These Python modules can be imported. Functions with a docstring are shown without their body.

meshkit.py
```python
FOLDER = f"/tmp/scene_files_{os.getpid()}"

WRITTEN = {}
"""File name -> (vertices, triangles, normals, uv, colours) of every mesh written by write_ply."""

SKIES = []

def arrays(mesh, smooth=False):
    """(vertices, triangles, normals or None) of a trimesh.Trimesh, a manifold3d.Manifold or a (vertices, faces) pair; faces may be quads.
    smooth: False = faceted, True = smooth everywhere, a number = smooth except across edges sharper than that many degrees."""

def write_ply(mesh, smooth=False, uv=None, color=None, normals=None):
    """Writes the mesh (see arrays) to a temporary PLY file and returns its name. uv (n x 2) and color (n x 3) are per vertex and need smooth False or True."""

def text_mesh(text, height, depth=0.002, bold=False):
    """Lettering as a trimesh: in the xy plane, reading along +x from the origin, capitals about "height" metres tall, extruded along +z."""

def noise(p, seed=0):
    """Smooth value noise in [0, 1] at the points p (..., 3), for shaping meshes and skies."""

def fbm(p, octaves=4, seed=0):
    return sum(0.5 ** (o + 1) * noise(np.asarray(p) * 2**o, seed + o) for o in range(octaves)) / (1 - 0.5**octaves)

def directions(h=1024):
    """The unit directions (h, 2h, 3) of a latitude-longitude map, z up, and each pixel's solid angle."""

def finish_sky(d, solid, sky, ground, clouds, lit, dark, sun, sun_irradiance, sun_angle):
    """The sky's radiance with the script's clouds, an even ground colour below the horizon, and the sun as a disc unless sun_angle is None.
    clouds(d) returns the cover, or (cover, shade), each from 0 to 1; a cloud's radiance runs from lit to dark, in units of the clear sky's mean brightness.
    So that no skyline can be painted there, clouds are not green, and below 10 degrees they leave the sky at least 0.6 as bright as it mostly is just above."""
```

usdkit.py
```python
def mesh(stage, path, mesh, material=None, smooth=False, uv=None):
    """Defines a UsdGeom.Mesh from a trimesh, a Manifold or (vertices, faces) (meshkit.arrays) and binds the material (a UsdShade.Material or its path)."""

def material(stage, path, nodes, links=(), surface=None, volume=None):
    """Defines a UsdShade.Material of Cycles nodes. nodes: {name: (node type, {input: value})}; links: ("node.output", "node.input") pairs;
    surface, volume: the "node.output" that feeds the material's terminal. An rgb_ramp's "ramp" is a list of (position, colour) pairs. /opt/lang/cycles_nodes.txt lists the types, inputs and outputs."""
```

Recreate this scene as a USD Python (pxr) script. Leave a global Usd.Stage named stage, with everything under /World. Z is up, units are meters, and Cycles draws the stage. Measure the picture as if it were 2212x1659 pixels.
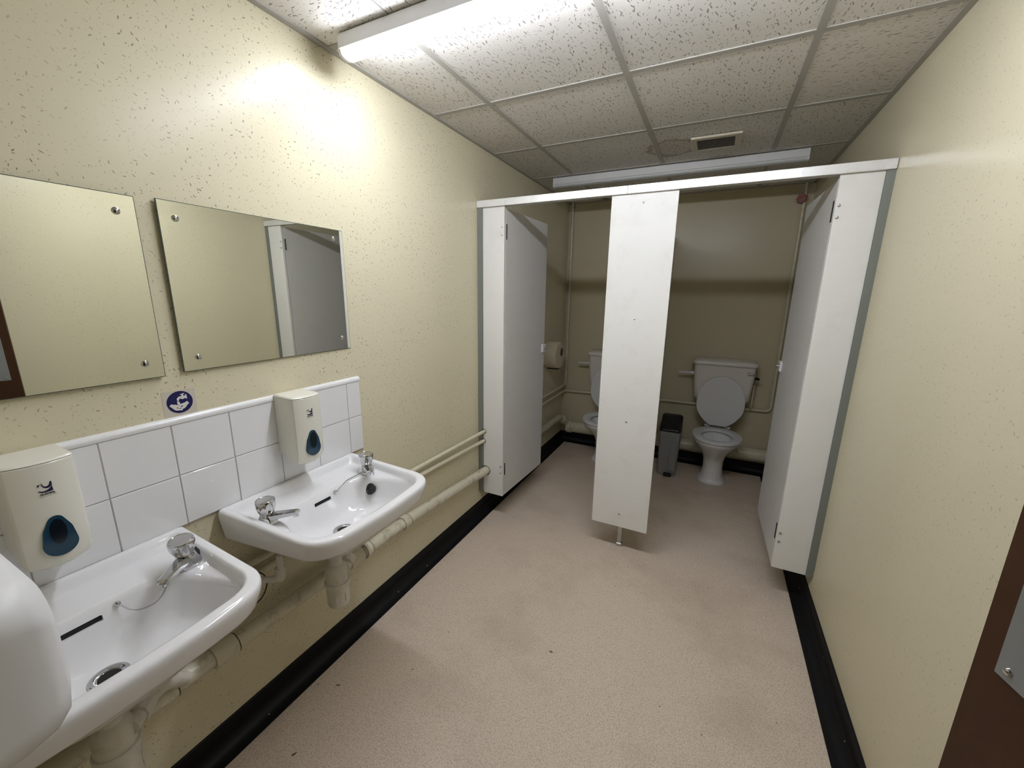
import math
import numpy as np, trimesh, usdkit, meshkit
import manifold3d as m3
from shapely.geometry import Polygon, Point, box as sbox
from shapely import affinity
from pxr import Usd, UsdGeom, Gf, Sdf

stage = Usd.Stage.CreateInMemory()
UsdGeom.SetStageUpAxis(stage, 'Z'); UsdGeom.SetStageMetersPerUnit(stage, 1.0)
UsdGeom.Xform.Define(stage, '/World')

# ------------------------------------------------------------------ camera, light level, exposure
cam = UsdGeom.Camera.Define(stage, '/World/camera')
RT = (0.895417, 0.445052, 0.012499); UP = (-0.109325, 0.192566, 0.975175); FW = (-0.431597, 0.874555, -0.221083)
cam.AddTransformOp().Set(Gf.Matrix4d(*RT, 0, *UP, 0, *[-c for c in FW], 0, 1.311114, 0.0, 1.499413, 1))
cam.CreateHorizontalApertureAttr(36.0); cam.CreateVerticalApertureAttr(27.0)
cam.CreateFocalLengthAttr(864.463 / 2212 * 36.0)
cam.CreateClippingRangeAttr(Gf.Vec2f(0.02, 100.0))
cam.CreateFStopAttr(0.0)
cam.CreateExposureAttr(2.10)
LAMP = 13.0                       # radiance of the one lit fluorescent diffuser
LAMP_COLOUR = (0.96, 1.0, 1.10)

# ------------------------------------------------------------------ helpers
PI = math.pi
USED = {}
def numbered(parent, name):
    k = (parent, name); n = USED.get(k, -1) + 1; USED[k] = n
    return name if n == 0 else f'{name}_{n:03d}'
def keys(prim, label=None, cat=None, group=None, kind=None):
    for k, v in (('label', label), ('category', cat), ('group', group), ('kind', kind)):
        if v: prim.SetCustomDataByKey(k, v)
def thing(name, label=None, cat=None, loc=(0, 0, 0), rz=0.0, group=None, kind=None):
    x = UsdGeom.Xform.Define(stage, '/World/' + numbered('/World', name))
    x.AddTranslateOp().Set(Gf.Vec3d(*loc))
    if rz: x.AddRotateZOp().Set(rz)
    keys(x.GetPrim(), label, cat, group, kind)
    return x.GetPrim()
def obj(name, mesh, mat, parent=None, smooth=35, label=None, cat=None, group=None, kind=None):
    root = '/World' if parent is None else str(parent.GetPath())
    p = usdkit.mesh(stage, root + '/' + numbered(root, name), mesh, M[mat], smooth=smooth).GetPrim()
    keys(p, label, cat, group, kind)
    return p
def dup(src, loc, rz=0.0, label=None, group=None):
    was = src.GetCustomData()
    r = thing(src.GetName().rsplit('_0', 1)[0], label or was['label'], was['category'], loc, rz, group or was.get('group'))
    r.GetReferences().AddInternalReference(src.GetPath()); r.SetInstanceable(True)
    return r
cat_ = trimesh.util.concatenate
def box(x0, x1, y0, y1, z0, z1, b=0.0):
    if b <= 0:
        m = trimesh.creation.box([x1 - x0, y1 - y0, z1 - z0]); m.apply_translation([(x0 + x1) / 2, (y0 + y1) / 2, (z0 + z1) / 2]); return m
    c, h = np.array([(x0 + x1) / 2, (y0 + y1) / 2, (z0 + z1) / 2]), np.array([x1 - x0, y1 - y0, z1 - z0]) / 2
    b = min(b, h.min() * 0.99); pts = []
    for s in np.array(np.meshgrid([-1, 1], [-1, 1], [-1, 1])).T.reshape(-1, 3):
        for k in range(3):
            o = h - b; o[k] = h[k]; pts.append(c + s * o)
    return trimesh.convex.convex_hull(np.array(pts))
def frame(d):
    d = np.asarray(d, float); d = d / np.linalg.norm(d)
    a = np.cross(d, [0, 0, 1.0] if abs(d[2]) < 0.9 else [1.0, 0, 0]); a /= np.linalg.norm(a)
    return a, np.cross(d, a), d
def loft(rings, cap0=True, cap1=True):
    R = [np.asarray(r, float) for r in rings]; n = len(R[0]); v = np.vstack(R); f = []
    for k in range(len(R) - 1):
        a, b = k * n, (k + 1) * n; i = np.arange(n); j = (i + 1) % n
        f.append(np.stack([a + i, a + j, b + j], 1)); f.append(np.stack([a + i, b + j, b + i], 1))
    extra = []
    for on, off, flip in ((cap0, 0, True), (cap1, (len(R) - 1) * n, False)):
        if not on: continue
        c = len(v) + len(extra); extra.append(v[off:off + n].mean(0)); i = np.arange(n); j = (i + 1) % n
        t = np.stack([off + i, off + j, np.full(n, c)], 1); f.append(t[:, ::-1] if flip else t)
    if extra: v = np.vstack([v, extra])
    m = trimesh.Trimesh(v, np.vstack(f), process=False)
    if m.volume < 0: m.invert()
    return m
def tube(path, r, n=14, caps=True):
    p = np.asarray(path, float); t = np.gradient(p, axis=0); t /= np.linalg.norm(t, axis=1, keepdims=True)
    a, b, _ = frame(t[0]); ang = np.arange(n) * 2 * PI / n; rings = []
    r = np.broadcast_to(r, (len(p),))
    for k in range(len(p)):
        a = a - t[k] * (a @ t[k]); a /= np.linalg.norm(a); b = np.cross(t[k], a)
        rings.append(p[k] + r[k] * (np.cos(ang)[:, None] * a + np.sin(ang)[:, None] * b))
    return loft(rings, caps, caps)
def bend(pts, rad, n=8):
    """polyline with rounded corners"""
    pts = [np.asarray(p, float) for p in pts]; out = [pts[0]]
    for i in range(1, len(pts) - 1):
        a, b, c = pts[i - 1], pts[i], pts[i + 1]
        u, w = (a - b), (c - b); ra = min(rad, np.linalg.norm(u) * .49, np.linalg.norm(w) * .49)
        s, e = b + u / np.linalg.norm(u) * ra, b + w / np.linalg.norm(w) * ra
        for k in range(n + 1):
            q = k / n; out.append((1 - q) ** 2 * s + 2 * q * (1 - q) * b + q * q * e)
    out.append(pts[-1]); return np.array(out)
def cyl(p0, p1, r0, r1=None, n=24):
    p0, p1 = np.asarray(p0, float), np.asarray(p1, float); a, b, d = frame(p1 - p0)
    ang = np.arange(n) * 2 * PI / n; c = np.cos(ang)[:, None] * a + np.sin(ang)[:, None] * b
    return loft([p0 + r0 * c, p1 + (r0 if r1 is None else r1) * c])
def lathe(prof, origin=(0, 0, 0), axis=(0, 0, 1), n=32, wob=None):
    """prof: (radius, height) pairs along the axis; wob(angle, k) scales the radius"""
    a, b, d = frame(axis); ang = np.arange(n) * 2 * PI / n; o = np.asarray(origin, float); rings = []
    for k, (r, h) in enumerate(prof):
        rr = r * np.ones(n) * (wob(ang, k) if wob else 1.0)
        rings.append(o + d * h + rr[:, None] * (np.cos(ang)[:, None] * a + np.sin(ang)[:, None] * b))
    return loft(rings)
def dome(c, axis, r, h, n=16):
    return lathe([(r, -0.001), (r, h * .25), (r * .8, h * .75), (r * .4, h * .97), (r * .05, h)], c, axis, n)
def extr(poly, depth, plane='yz', at=0.0):
    """2-D shape extruded; plane yz: (y,z) -> extruded along +x from x=at; xz -> along +y; xy -> along +z"""
    ms = [trimesh.creation.extrude_polygon(g, depth, engine='earcut') for g in getattr(poly, 'geoms', [poly])]
    m = cat_(ms); v = m.vertices.copy()
    if plane == 'yz': m.vertices = np.stack([v[:, 2] + at, v[:, 0], v[:, 1]], 1)
    elif plane == 'xz': m.vertices = np.stack([v[:, 0], v[:, 2] + at, v[:, 1]], 1)
    else: m.vertices = v + [0, 0, at]
    if m.volume < 0: m.invert()
    return m
def man(m):
    m = m.copy(); m.merge_vertices()
    if m.volume < 0: m.invert()
    return m3.Manifold(m3.Mesh(np.asarray(m.vertices, np.float32), np.asarray(m.faces, np.uint32)))
def tri(q):
    q = q.to_mesh(); return trimesh.Trimesh(np.asarray(q.vert_properties)[:, :3], np.asarray(q.tri_verts), process=False)
def minus(a, *bs):
    q = man(a)
    for b in bs: q = q - man(b)
    return tri(q)
def move(m, t): m = m.copy(); m.apply_translation(t); return m
def rotz(m, deg, t=(0, 0, 0)):
    m = m.copy(); m.apply_transform(trimesh.transformations.rotation_matrix(math.radians(deg), [0, 0, 1])); m.apply_translation(t); return m
def egg(cx, cy, z, ax, ayf, ayb, n=48, p=2.0):
    """closed ring: half width ax, ayf towards -y, ayb towards +y, superellipse power p"""
    t = np.arange(n) * 2 * PI / n; c, s = np.cos(t), np.sin(t)
    x = ax * np.sign(c) * np.abs(c) ** (2 / p); y = np.where(s < 0, ayf, ayb) * np.sign(s) * np.abs(s) ** (2 / p)
    return np.stack([cx + x, cy + y, np.full(n, z)], 1)

# ------------------------------------------------------------------ materials
M = {}
def mat(name, nodes, links=(), surface='p.BSDF'):
    M[name] = usdkit.material(stage, '/World/Looks/' + name, nodes, links, surface=surface)
def plain(name, col, rough=.4, metal=0.0, spec=.5, **kw):
    mat(name, {'p': ('principled_bsdf', dict(base_color=col, roughness=rough, metallic=metal, specular_ior_level=spec, **kw))})
def dashes(pre, vec, scale, length, ratio, thresh, spread=PI, base=0.0, wob=.7):
    """nodes and links of short strokes scattered one per cell; output <pre>o.value is 1 on a stroke"""
    n = {pre + 'v': ('voronoi_texture', dict(dimensions='2D', feature='f1', scale=scale, randomness=1.0)),
         pre + 'd': ('vector_math', dict(math_type='subtract')),
         pre + 'c': ('separate_color', dict(color_type='rgb')),
         pre + 'a': ('math', dict(math_type='multiply_add', value2=2 * spread, value3=base - spread)),
         pre + 'r': ('vector_rotate', dict(rotate_type='z_axis')),
         pre + 's': ('vector_math', dict(math_type='multiply', vector2=(1.0, ratio, 0.0))),
         pre + 'n': ('noise_texture', dict(dimensions='3D', scale=scale * 5.0, detail=2.0)),
         pre + 'w': ('vector_math', dict(math_type='multiply_add', vector2=(length * wob,) * 3)),
         pre + 'l': ('vector_math', dict(math_type='length')),
         pre + 'e': ('math', dict(math_type='subtract', value2=thresh)),
         pre + 'm': ('math', dict(math_type='multiply', value2=length * 1.7)),
         pre + 'o': ('math', dict(math_type='less_than'))}
    l = [(vec, pre + 'v.vector'), (vec, pre + 'd.vector1'), (pre + 'v.position', pre + 'd.vector2'), (pre + 'v.color', pre + 'c.color'),
         (pre + 'c.r', pre + 'a.value1'), (pre + 'd.vector', pre + 'r.vector'), (pre + 'a.value', pre + 'r.angle'),
         (vec, pre + 'n.vector'), (pre + 'n.color', pre + 'w.vector1'), (pre + 'r.vector', pre + 'w.vector3'), (pre + 'w.vector', pre + 's.vector1'),
         (pre + 's.vector', pre + 'l.vector1'), (pre + 'c.g', pre + 'e.value1'), (pre + 'e.value', pre + 'm.value1'),
         (pre + 'l.value', pre + 'o.value1'), (pre + 'm.value', pre + 'o.value2')]
    return n, l
def plane_vec(plane):
    a, b = {'yz': ('y', 'z'), 'xz': ('x', 'z'), 'xy': ('x', 'y')}[plane]
    return {'g': ('geometry', {}), 'sx': ('separate_xyz', {}), 'cx': ('combine_xyz', {})}, [('g.position', 'sx.vector'), (f'sx.{a}', 'cx.x'), (f'sx.{b}', 'cx.y')]
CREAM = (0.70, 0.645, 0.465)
def wall_mat(name, plane, thresh=.35, strong=.8, CREAM=CREAM):
    n, l = plane_vec(plane)
    for pre, sc, ln, th in (('a', 60.0, .0040, thresh - .04), ('b', 92.0, .0024, thresh)):
        nn, ll = dashes(pre, 'cx.vector', sc, ln, 2.9, th); n.update(nn); l += ll
    n.update({'big': ('noise_texture', dict(scale=3.2, detail=2.0)), 'bigr': ('map_range', dict(from_min=.36, from_max=.60, to_min=.4, to_max=1.0, clamp=True)),
              'fade': ('math', dict(math_type='multiply', value2=strong)), 'fa': ('math', dict(math_type='multiply')), 'mx': ('math', dict(math_type='maximum')),
              'fb': ('math', dict(math_type='multiply', value2=.75)),
              'tone': ('noise_texture', dict(scale=1.7, detail=3.0)), 'ton': ('mix', dict(color1=tuple(c * .955 for c in CREAM), color2=tuple(c * 1.03 for c in CREAM))),
              'col': ('mix', dict(color2=(.19, .155, .115))), 'bump': ('bump', dict(strength=.05, distance=.002)), 'bn': ('noise_texture', dict(scale=130.0, detail=2.0)),
              'p': ('principled_bsdf', dict(roughness=.27, specular_ior_level=.24))})
    l += [('cx.vector', 'big.vector'), ('big.fac', 'bigr.value'), ('bo.value', 'fb.value1'), ('ao.value', 'mx.value1'), ('fb.value', 'mx.value2'), ('mx.value', 'fade.value1'), ('fade.value', 'fa.value1'), ('bigr.result', 'fa.value2'),
          ('cx.vector', 'tone.vector'), ('tone.fac', 'ton.fac'), ('ton.color', 'col.color1'), ('fa.value', 'col.fac'), ('col.color', 'p.base_color'),
          ('cx.vector', 'bn.vector'), ('bn.fac', 'bump.height'), ('bump.normal', 'p.normal')]
    mat(name, n, l)
wall_mat('cream_wall_side', 'yz'); wall_mat('cream_wall_right', 'yz', .42, .5); wall_mat('cream_wall_end_shaded', 'xz', .5, .35, (.60, .54, .375))  # end walls: same cream paint, with shade mixed into a darker, browner colour
def tile_mat(name, base, stain=False):
    n, l = plane_vec('xy')
    TILE = (.74, .715, .675)
    for pre, sc, ln, th, sp in (('a', 40.0, .0074, .12, .5), ('b', 60.0, .0050, .2, .8), ('k', 120.0, .0020, .35, PI)):
        nn, ll = dashes(pre, 'cx.vector', sc, ln, 4.6, th, sp, base, .55); n.update(nn); l += ll
    n.update({'m1': ('math', dict(math_type='maximum')), 'fk': ('math', dict(math_type='multiply', value2=.55)), 'm2': ('math', dict(math_type='maximum')), 'fd': ('math', dict(math_type='multiply', value2=.72)),
              'gr': ('noise_texture', dict(scale=240.0, detail=2.0)), 'gm': ('mix', dict(color1=tuple(c * .93 for c in TILE), color2=tuple(min(1, c * 1.05) for c in TILE))),
              'col': ('mix', dict(color2=(.13, .115, .10))), 'bump': ('bump', dict(strength=.25, distance=.003, invert=True)),
              'p': ('principled_bsdf', dict(roughness=.85, specular_ior_level=.2))})
    l += [('ao.value', 'm1.value1'), ('bo.value', 'm1.value2'), ('ko.value', 'fk.value1'), ('m1.value', 'm2.value1'), ('fk.value', 'm2.value2'), ('m2.value', 'fd.value1'), ('cx.vector', 'gr.vector'), ('gr.fac', 'gm.fac'),
          ('fd.value', 'col.fac'), ('m2.value', 'bump.height'), ('bump.normal', 'p.normal')]
    if stain:
        n.update({'sd': ('vector_math', dict(math_type='subtract', vector2=(1.05, 2.73, 0.0))), 'sn': ('noise_texture', dict(scale=15.0, detail=4.0)), 'sw': ('vector_math', dict(math_type='multiply_add', vector2=(.10, .10, 0.0))),
                  'sl': ('vector_math', dict(math_type='length')), 'sr': ('rgb_ramp', dict(ramp=[(0, (.35,) * 3), (.105, (.32,) * 3), (.132, (1.0,) * 3), (.142, (.5,) * 3), (.15, (0.0,) * 3), (1, (0.0,) * 3)])),
                  'sm': ('mix', dict(mix_type='mix', color2=(.34, .28, .19))), 'sf': ('math', dict(math_type='multiply', value2=.75))})
        l += [('cx.vector', 'sd.vector1'), ('cx.vector', 'sn.vector'), ('sn.color', 'sw.vector1'), ('sd.vector', 'sw.vector3'), ('sw.vector', 'sl.vector1'), ('sl.value', 'sr.fac'), ('sr.color', 'sf.value1'),
              ('sf.value', 'sm.fac'), ('gm.color', 'sm.color1'), ('sm.color', 'col.color1')]
    else: l += [('gm.color', 'col.color1')]
    l += [('col.color', 'p.base_color')]
    mat(name, n, l)
tile_mat('ceiling_tile_across', 0.15); tile_mat('ceiling_tile_along', PI / 2); tile_mat('ceiling_tile_stained', PI / 2, True)
# floor: pinkish beige speckled vinyl with a little dirt
n, l = plane_vec('xy')
n.update({'a': ('noise_texture', dict(scale=210.0, detail=3.0, roughness=.65)), 'ar': ('rgb_ramp', dict(ramp=[(0, (.40, .325, .25)), (.36, (.54, .445, .35)), (.5, (.66, .555, .45)), (.64, (.75, .65, .54)), (1, (.80, .71, .61))])),
          'v': ('voronoi_texture', dict(dimensions='2D', scale=340.0)), 'vc': ('separate_color', {}), 'vt': ('math', dict(math_type='greater_than', value2=.86)), 'vm': ('mix', dict(color2=(.30, .225, .165))), 'vf': ('math', dict(math_type='multiply', value2=.38)),
          'd': ('noise_texture', dict(scale=2.3, detail=5.0, roughness=.6)), 'dr': ('map_range', dict(from_min=.5, from_max=.72, to_min=0.0, to_max=.32, clamp=True)), 'dm': ('mix', dict(color2=(.30, .22, .155))),
          's': ('voronoi_texture', dict(dimensions='2D', scale=9.0)), 'sn': ('noise_texture', dict(scale=90.0, detail=2.0)), 'sa': ('math', dict(math_type='multiply_add', value2=.05)), 'st': ('math', dict(math_type='less_than', value2=.046)), 'sm': ('mix', dict(color2=(.10, .07, .05))), 'sc': ('separate_color', {}), 'sg': ('math', dict(math_type='greater_than', value2=.9)), 'sf': ('math', dict(math_type='multiply')),
          'p': ('principled_bsdf', dict(roughness=.42, specular_ior_level=.38)), 'bump': ('bump', dict(strength=.06, distance=.001))})
l += [('cx.vector', 'a.vector'), ('a.fac', 'ar.fac'), ('cx.vector', 'v.vector'), ('v.color', 'vc.color'), ('vc.r', 'vt.value1'), ('vt.value', 'vf.value1'), ('vf.value', 'vm.fac'), ('ar.color', 'vm.color1'),
      ('cx.vector', 'd.vector'), ('d.fac', 'dr.value'), ('dr.result', 'dm.fac'), ('vm.color', 'dm.color1'),
      ('cx.vector', 's.vector'), ('cx.vector', 'sn.vector'), ('sn.fac', 'sa.value1'), ('s.distance', 'sa.value3'), ('sa.value', 'st.value1'), ('s.color', 'sc.color'), ('sc.g', 'sg.value1'), ('st.value', 'sf.value1'), ('sg.value', 'sf.value2'), ('sf.value', 'sm.fac'), ('dm.color', 'sm.color1'),
      ('sm.color', 'p.base_color'), ('a.fac', 'bump.height'), ('bump.normal', 'p.normal')]
mat('floor_vinyl', n, l)
# black coved skirting with a few paint specks
mat('black_vinyl', {'g': ('geometry', {}), 'v': ('voronoi_texture', dict(scale=24.0)), 't': ('math', dict(math_type='less_than', value2=.07)), 'c': ('separate_color', {}), 'k': ('math', dict(math_type='greater_than', value2=.62)), 'm': ('math', dict(math_type='multiply')),
                    'col': ('mix', dict(color1=(.006, .006, .007), color2=(.45, .44, .42))), 'p': ('principled_bsdf', dict(roughness=.5, specular_ior_level=.25))},
    [('g.position', 'v.vector'), ('v.distance', 't.value1'), ('v.color', 'c.color'), ('c.r', 'k.value1'), ('t.value', 'm.value1'), ('k.value', 'm.value2'), ('m.value', 'col.fac'), ('col.color', 'p.base_color')])
def worn(name, col, rough, dark, scale=14.0, amount=.35, spec=.5, metal=0.0):
    """a plain colour with faint smudges of wear"""
    mat(name, {'g': ('geometry', {}), 'n': ('noise_texture', dict(scale=scale, detail=5.0, roughness=.65)), 'r': ('map_range', dict(from_min=.52, from_max=.75, to_min=0.0, to_max=amount, clamp=True)),
               'c': ('mix', dict(color1=col, color2=dark)), 'p': ('principled_bsdf', dict(roughness=rough, specular_ior_level=spec, metallic=metal))},
        [('g.position', 'n.vector'), ('n.fac', 'r.value'), ('r.result', 'c.fac'), ('c.color', 'p.base_color')])
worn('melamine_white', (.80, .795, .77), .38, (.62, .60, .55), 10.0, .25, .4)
worn('melamine_shaded', (.68, .67, .65), .42, (.52, .50, .46), 6.0, .2, .4)  # same white melamine as the pilasters, greyed to paint in the dimmer lighting
plain('panel_edge', (.62, .62, .59), .5)
worn('rail_aluminium', (.80, .80, .80), .34, (.55, .55, .55), 30.0, .5, .5, .35)
plain('channel_grey', (.235, .255, .235), .42, .25)
plain('porcelain', (.80, .795, .80), .07, spec=.55)
plain('porcelain_ivory', (.72, .68, .63), .10, spec=.5)
plain('seat_plastic', (.70, .70, .70), .22)
plain('glazed_tile', (.80, .80, .805), .07, spec=.5)
plain('grout', (.46, .44, .41), .8)
plain('white_trim', (.80, .80, .80), .25)
plain('chrome', (.62, .62, .63), .09, 1.0)
plain('steel', (.55, .55, .56), .25, 1.0)
plain('mirror_silver', (.80, .815, .76), .0, 1.0)
plain('mirror_edge', (.09, .11, .09), .2)
plain('dispenser_plastic', (.78, .76, .67), .20, spec=.45)
plain('button_teal', (.012, .05, .088), .13, spec=.5)
plain('button_dark', (.003, .008, .014), .12)
plain('print_navy', (.010, .012, .05), .4)
plain('print_grey', (.42, .40, .36), .5)
plain('sign_blue', (.005, .006, .085), .3)
plain('sign_white', (.70, .67, .64), .35)
plain('sticker_film', (.60, .55, .47), .3)
plain('black_hole', (.004, .004, .004), .7)
plain('chrome_dark_reflection', (.018, .018, .020), .12)  # gloss black that paints a dark reflection in chrome
plain('rubber_black', (.012, .012, .013), .35)
worn('pipe_cream', (.66, .62, .47), .30, (.34, .27, .17), 26.0, .45)
worn('waste_cream', (.62, .58, .45), .36, (.22, .17, .11), 22.0, .75)
worn('trap_white', (.69, .66, .59), .40, (.30, .25, .19), 26.0, .38)
plain('pipe_joint', (.10, .085, .06), .6)
worn('wood_brown', (.066, .029, .014), .5, (.11, .046, .020), 7.0, .8, .22)
plain('plate_grey', (.36, .38, .40), .28, .55)
plain('grid_white', (.42, .405, .37), .5)
plain('lamp_body', (.70, .70, .71), .35)
plain('lamp_tube', (.55, .57, .57), .3)
mat('lamp_lit', {'e': ('emission', dict(color=LAMP_COLOUR, strength=LAMP))}, surface='e.emission')
plain('vent_cream', (.62, .57, .46), .4)
plain('vent_dark', (.13, .125, .12), .6)
plain('dryer_white', (.72, .72, .72), .42, spec=.4)
plain('bin_grey', (.25, .255, .25), .42)
plain('bin_black', (.010, .010, .013), .3)
plain('valve_red', (.22, .035, .025), .4)
plain('cream_roll', (.66, .60, .42), .22)
plain('smoke_window', (.05, .048, .04), .15)
plain('plenum', (.02, .02, .02), .9)

# ------------------------------------------------------------------ room shell
W, D, H, S = 1.882, 3.839, 2.32, 2.168      # width, far wall, ceiling, front plane of the cubicles
Y0 = -0.12                                    # end wall with the doorway beside the camera
obj('floor', box(-.1, W + .1, Y0 - 1.3, D + .1, -.1, 0), 'floor_vinyl', kind='structure', label='pinkish beige speckled vinyl floor')
obj('wall_left', box(-.1, 0, Y0 - .1, D + .1, 0, 2.6), 'cream_wall_side', kind='structure', label='cream left wall with dark flecks behind the basins')
obj('wall_right', box(W, W + .1, Y0 - .1, D + .1, 0, 2.6), 'cream_wall_right', kind='structure', label='cream right wall beside the cubicles')
obj('wall_back', box(0, W, D, D + .1, 0, 2.6), 'cream_wall_end_shaded', kind='structure', label='cream back wall behind the toilets')
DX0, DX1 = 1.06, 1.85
obj('wall_front', tri(man(box(0, W, Y0 - .1, Y0, 0, 2.6)) - man(box(DX0, DX1, Y0 - .2, Y0 + .1, -.1, 2.0))), 'cream_wall_end_shaded', kind='structure', smooth=False, label='cream wall with the doorway')
obj('wall_lobby', cat_([box(-.1, 0, Y0 - 1.3, Y0 - .1, 0, 2.6), box(W, W + .1, Y0 - 1.3, Y0 - .1, 0, 2.6), box(0, W, Y0 - 1.4, Y0 - 1.3, 0, 2.6), box(-.1, W + .1, Y0 - 1.4, Y0 - .1, 2.32, 2.4)]), 'cream_wall_end_shaded', kind='structure', smooth=False, label='lobby walls outside the doorway')

# suspended ceiling: grid bars, wall angle, tiles
ceil = thing('ceiling', 'suspended ceiling of fissured tiles in a pale metal grid', kind='structure')
obj('plenum', box(-.1, W + .1, Y0 - .1, D + .1, 2.5, 2.6), 'plenum', ceil)
BX = [.316, .916, 1.516]; BY = [-.03, .565, 1.16, 1.755, 2.353, 2.948, 3.543]
for x in BX:
    obj('grid_bar', box(x - .012, x + .012, Y0, D, H - .0006, H + .03), 'grid_white', ceil, False)
xs = [0] + BX + [W]; ys = [Y0] + BY + [D]
for y in BY:
    for i in range(4):
        obj('grid_bar', box(xs[i] + (.012 if i else 0), xs[i + 1] - (.012 if i < 3 else 0), y - .012, y + .012, H - .0004, H + .03), 'grid_white', ceil, False)
for a in (box(0, .022, Y0, D, H - .002, H + .02), box(W - .022, W, Y0, D, H - .002, H + .02), box(0, W, D - .022, D, H - .002, H + .02), box(0, W, Y0, Y0 + .022, H - .002, H + .02)):
    obj('wall_angle', a, 'grid_white', ceil, False)
rng = np.random.default_rng(4)
for j in range(len(ys) - 1):
    for i in range(4):
        x0, x1, y0, y1 = xs[i] + .005, xs[i + 1] - .005, ys[j] + .005, ys[j + 1] - .005
        z = H + .002 + rng.uniform(0, .0015)
        t = box(x0, x1, y0, y1, z, z + .015, .002)
        if i == 1 and j == len(ys) - 2:      # the broken corner in the left cubicle
            t = minus(t, extr(Polygon([(x0 - .02, y1 + .02), (x0 - .02, y1 - .17), (x0 + .05, y1 - .10), (x0 + .08, y1 + .02)]), .1, 'xy', H - .03))
        m = 'ceiling_tile_across' if (i == 0 and ys[j] < 1.1) or (i == 3 and j % 3 == 1) else 'ceiling_tile_along'
        if j == 5 and i in (1, 2): m = 'ceiling_tile_stained'
        obj('ceiling_tile', t, m, ceil, False)

# coved black skirting
def cove():
    a = np.linspace(0, PI / 2, 9)
    arc = [(.006 + .042 * (1 - math.sin(q)), .003 + .042 * (1 - math.cos(q))) for q in a]  # from floor side up
    return Polygon([(0, 0), (.064, 0), (.063, .003)] + arc + [(.006, .094), (.003, .097), (0, .097)])
pr = cove()
def skirt(p0, p1, nrm):
    p0, p1, nrm = (np.asarray(q, float) for q in (p0, p1, nrm)); c = np.array(pr.exterior.coords)[:-1]
    r = [np.array([b + nrm * u + np.array([0, 0, w]) for u, w in c]) for b in (p0, p1)]
    return loft(r)
obj('baseboard_left', skirt((0, Y0, 0), (0, D, 0), (1, 0, 0)), 'black_vinyl', kind='structure', label='black coved vinyl skirting along the left wall')
obj('baseboard_right', skirt((W, D, 0), (W, Y0, 0), (-1, 0, 0)), 'black_vinyl', kind='structure', label='black coved vinyl skirting along the right wall')
obj('baseboard_back', skirt((0, D, 0), (W, D, 0), (0, -1, 0)), 'black_vinyl', kind='structure', label='black coved vinyl skirting behind the toilets')

# brown door folded back towards the right wall, push plate on its face
hx, hy, ex, ey = 1.852, -.10, 1.651, .634
dl = math.hypot(ex - hx, ey - hy); ang = math.degrees(math.atan2(ey - hy, ex - hx))
door = thing('door_1', 'dark brown wooden door standing open at the right edge', loc=(hx, hy, 0), rz=ang, kind='structure')
obj('door_leaf', box(0, dl, -.044, 0, .012, 1.99, .002), 'wood_brown', door)
obj('push_plate', box(dl - .33, dl - .028, 0, .0025, 1.068, 1.55, .001), 'plate_grey', door, label='grey metal plate')
for x, z in ((dl - .042, 1.082), (dl - .042, 1.536), (dl - .316, 1.082), (dl - .316, 1.536)):
    obj('screw', dome((x, .0025, z), (0, 1, 0), .005, .003), 'chrome', door)

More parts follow.
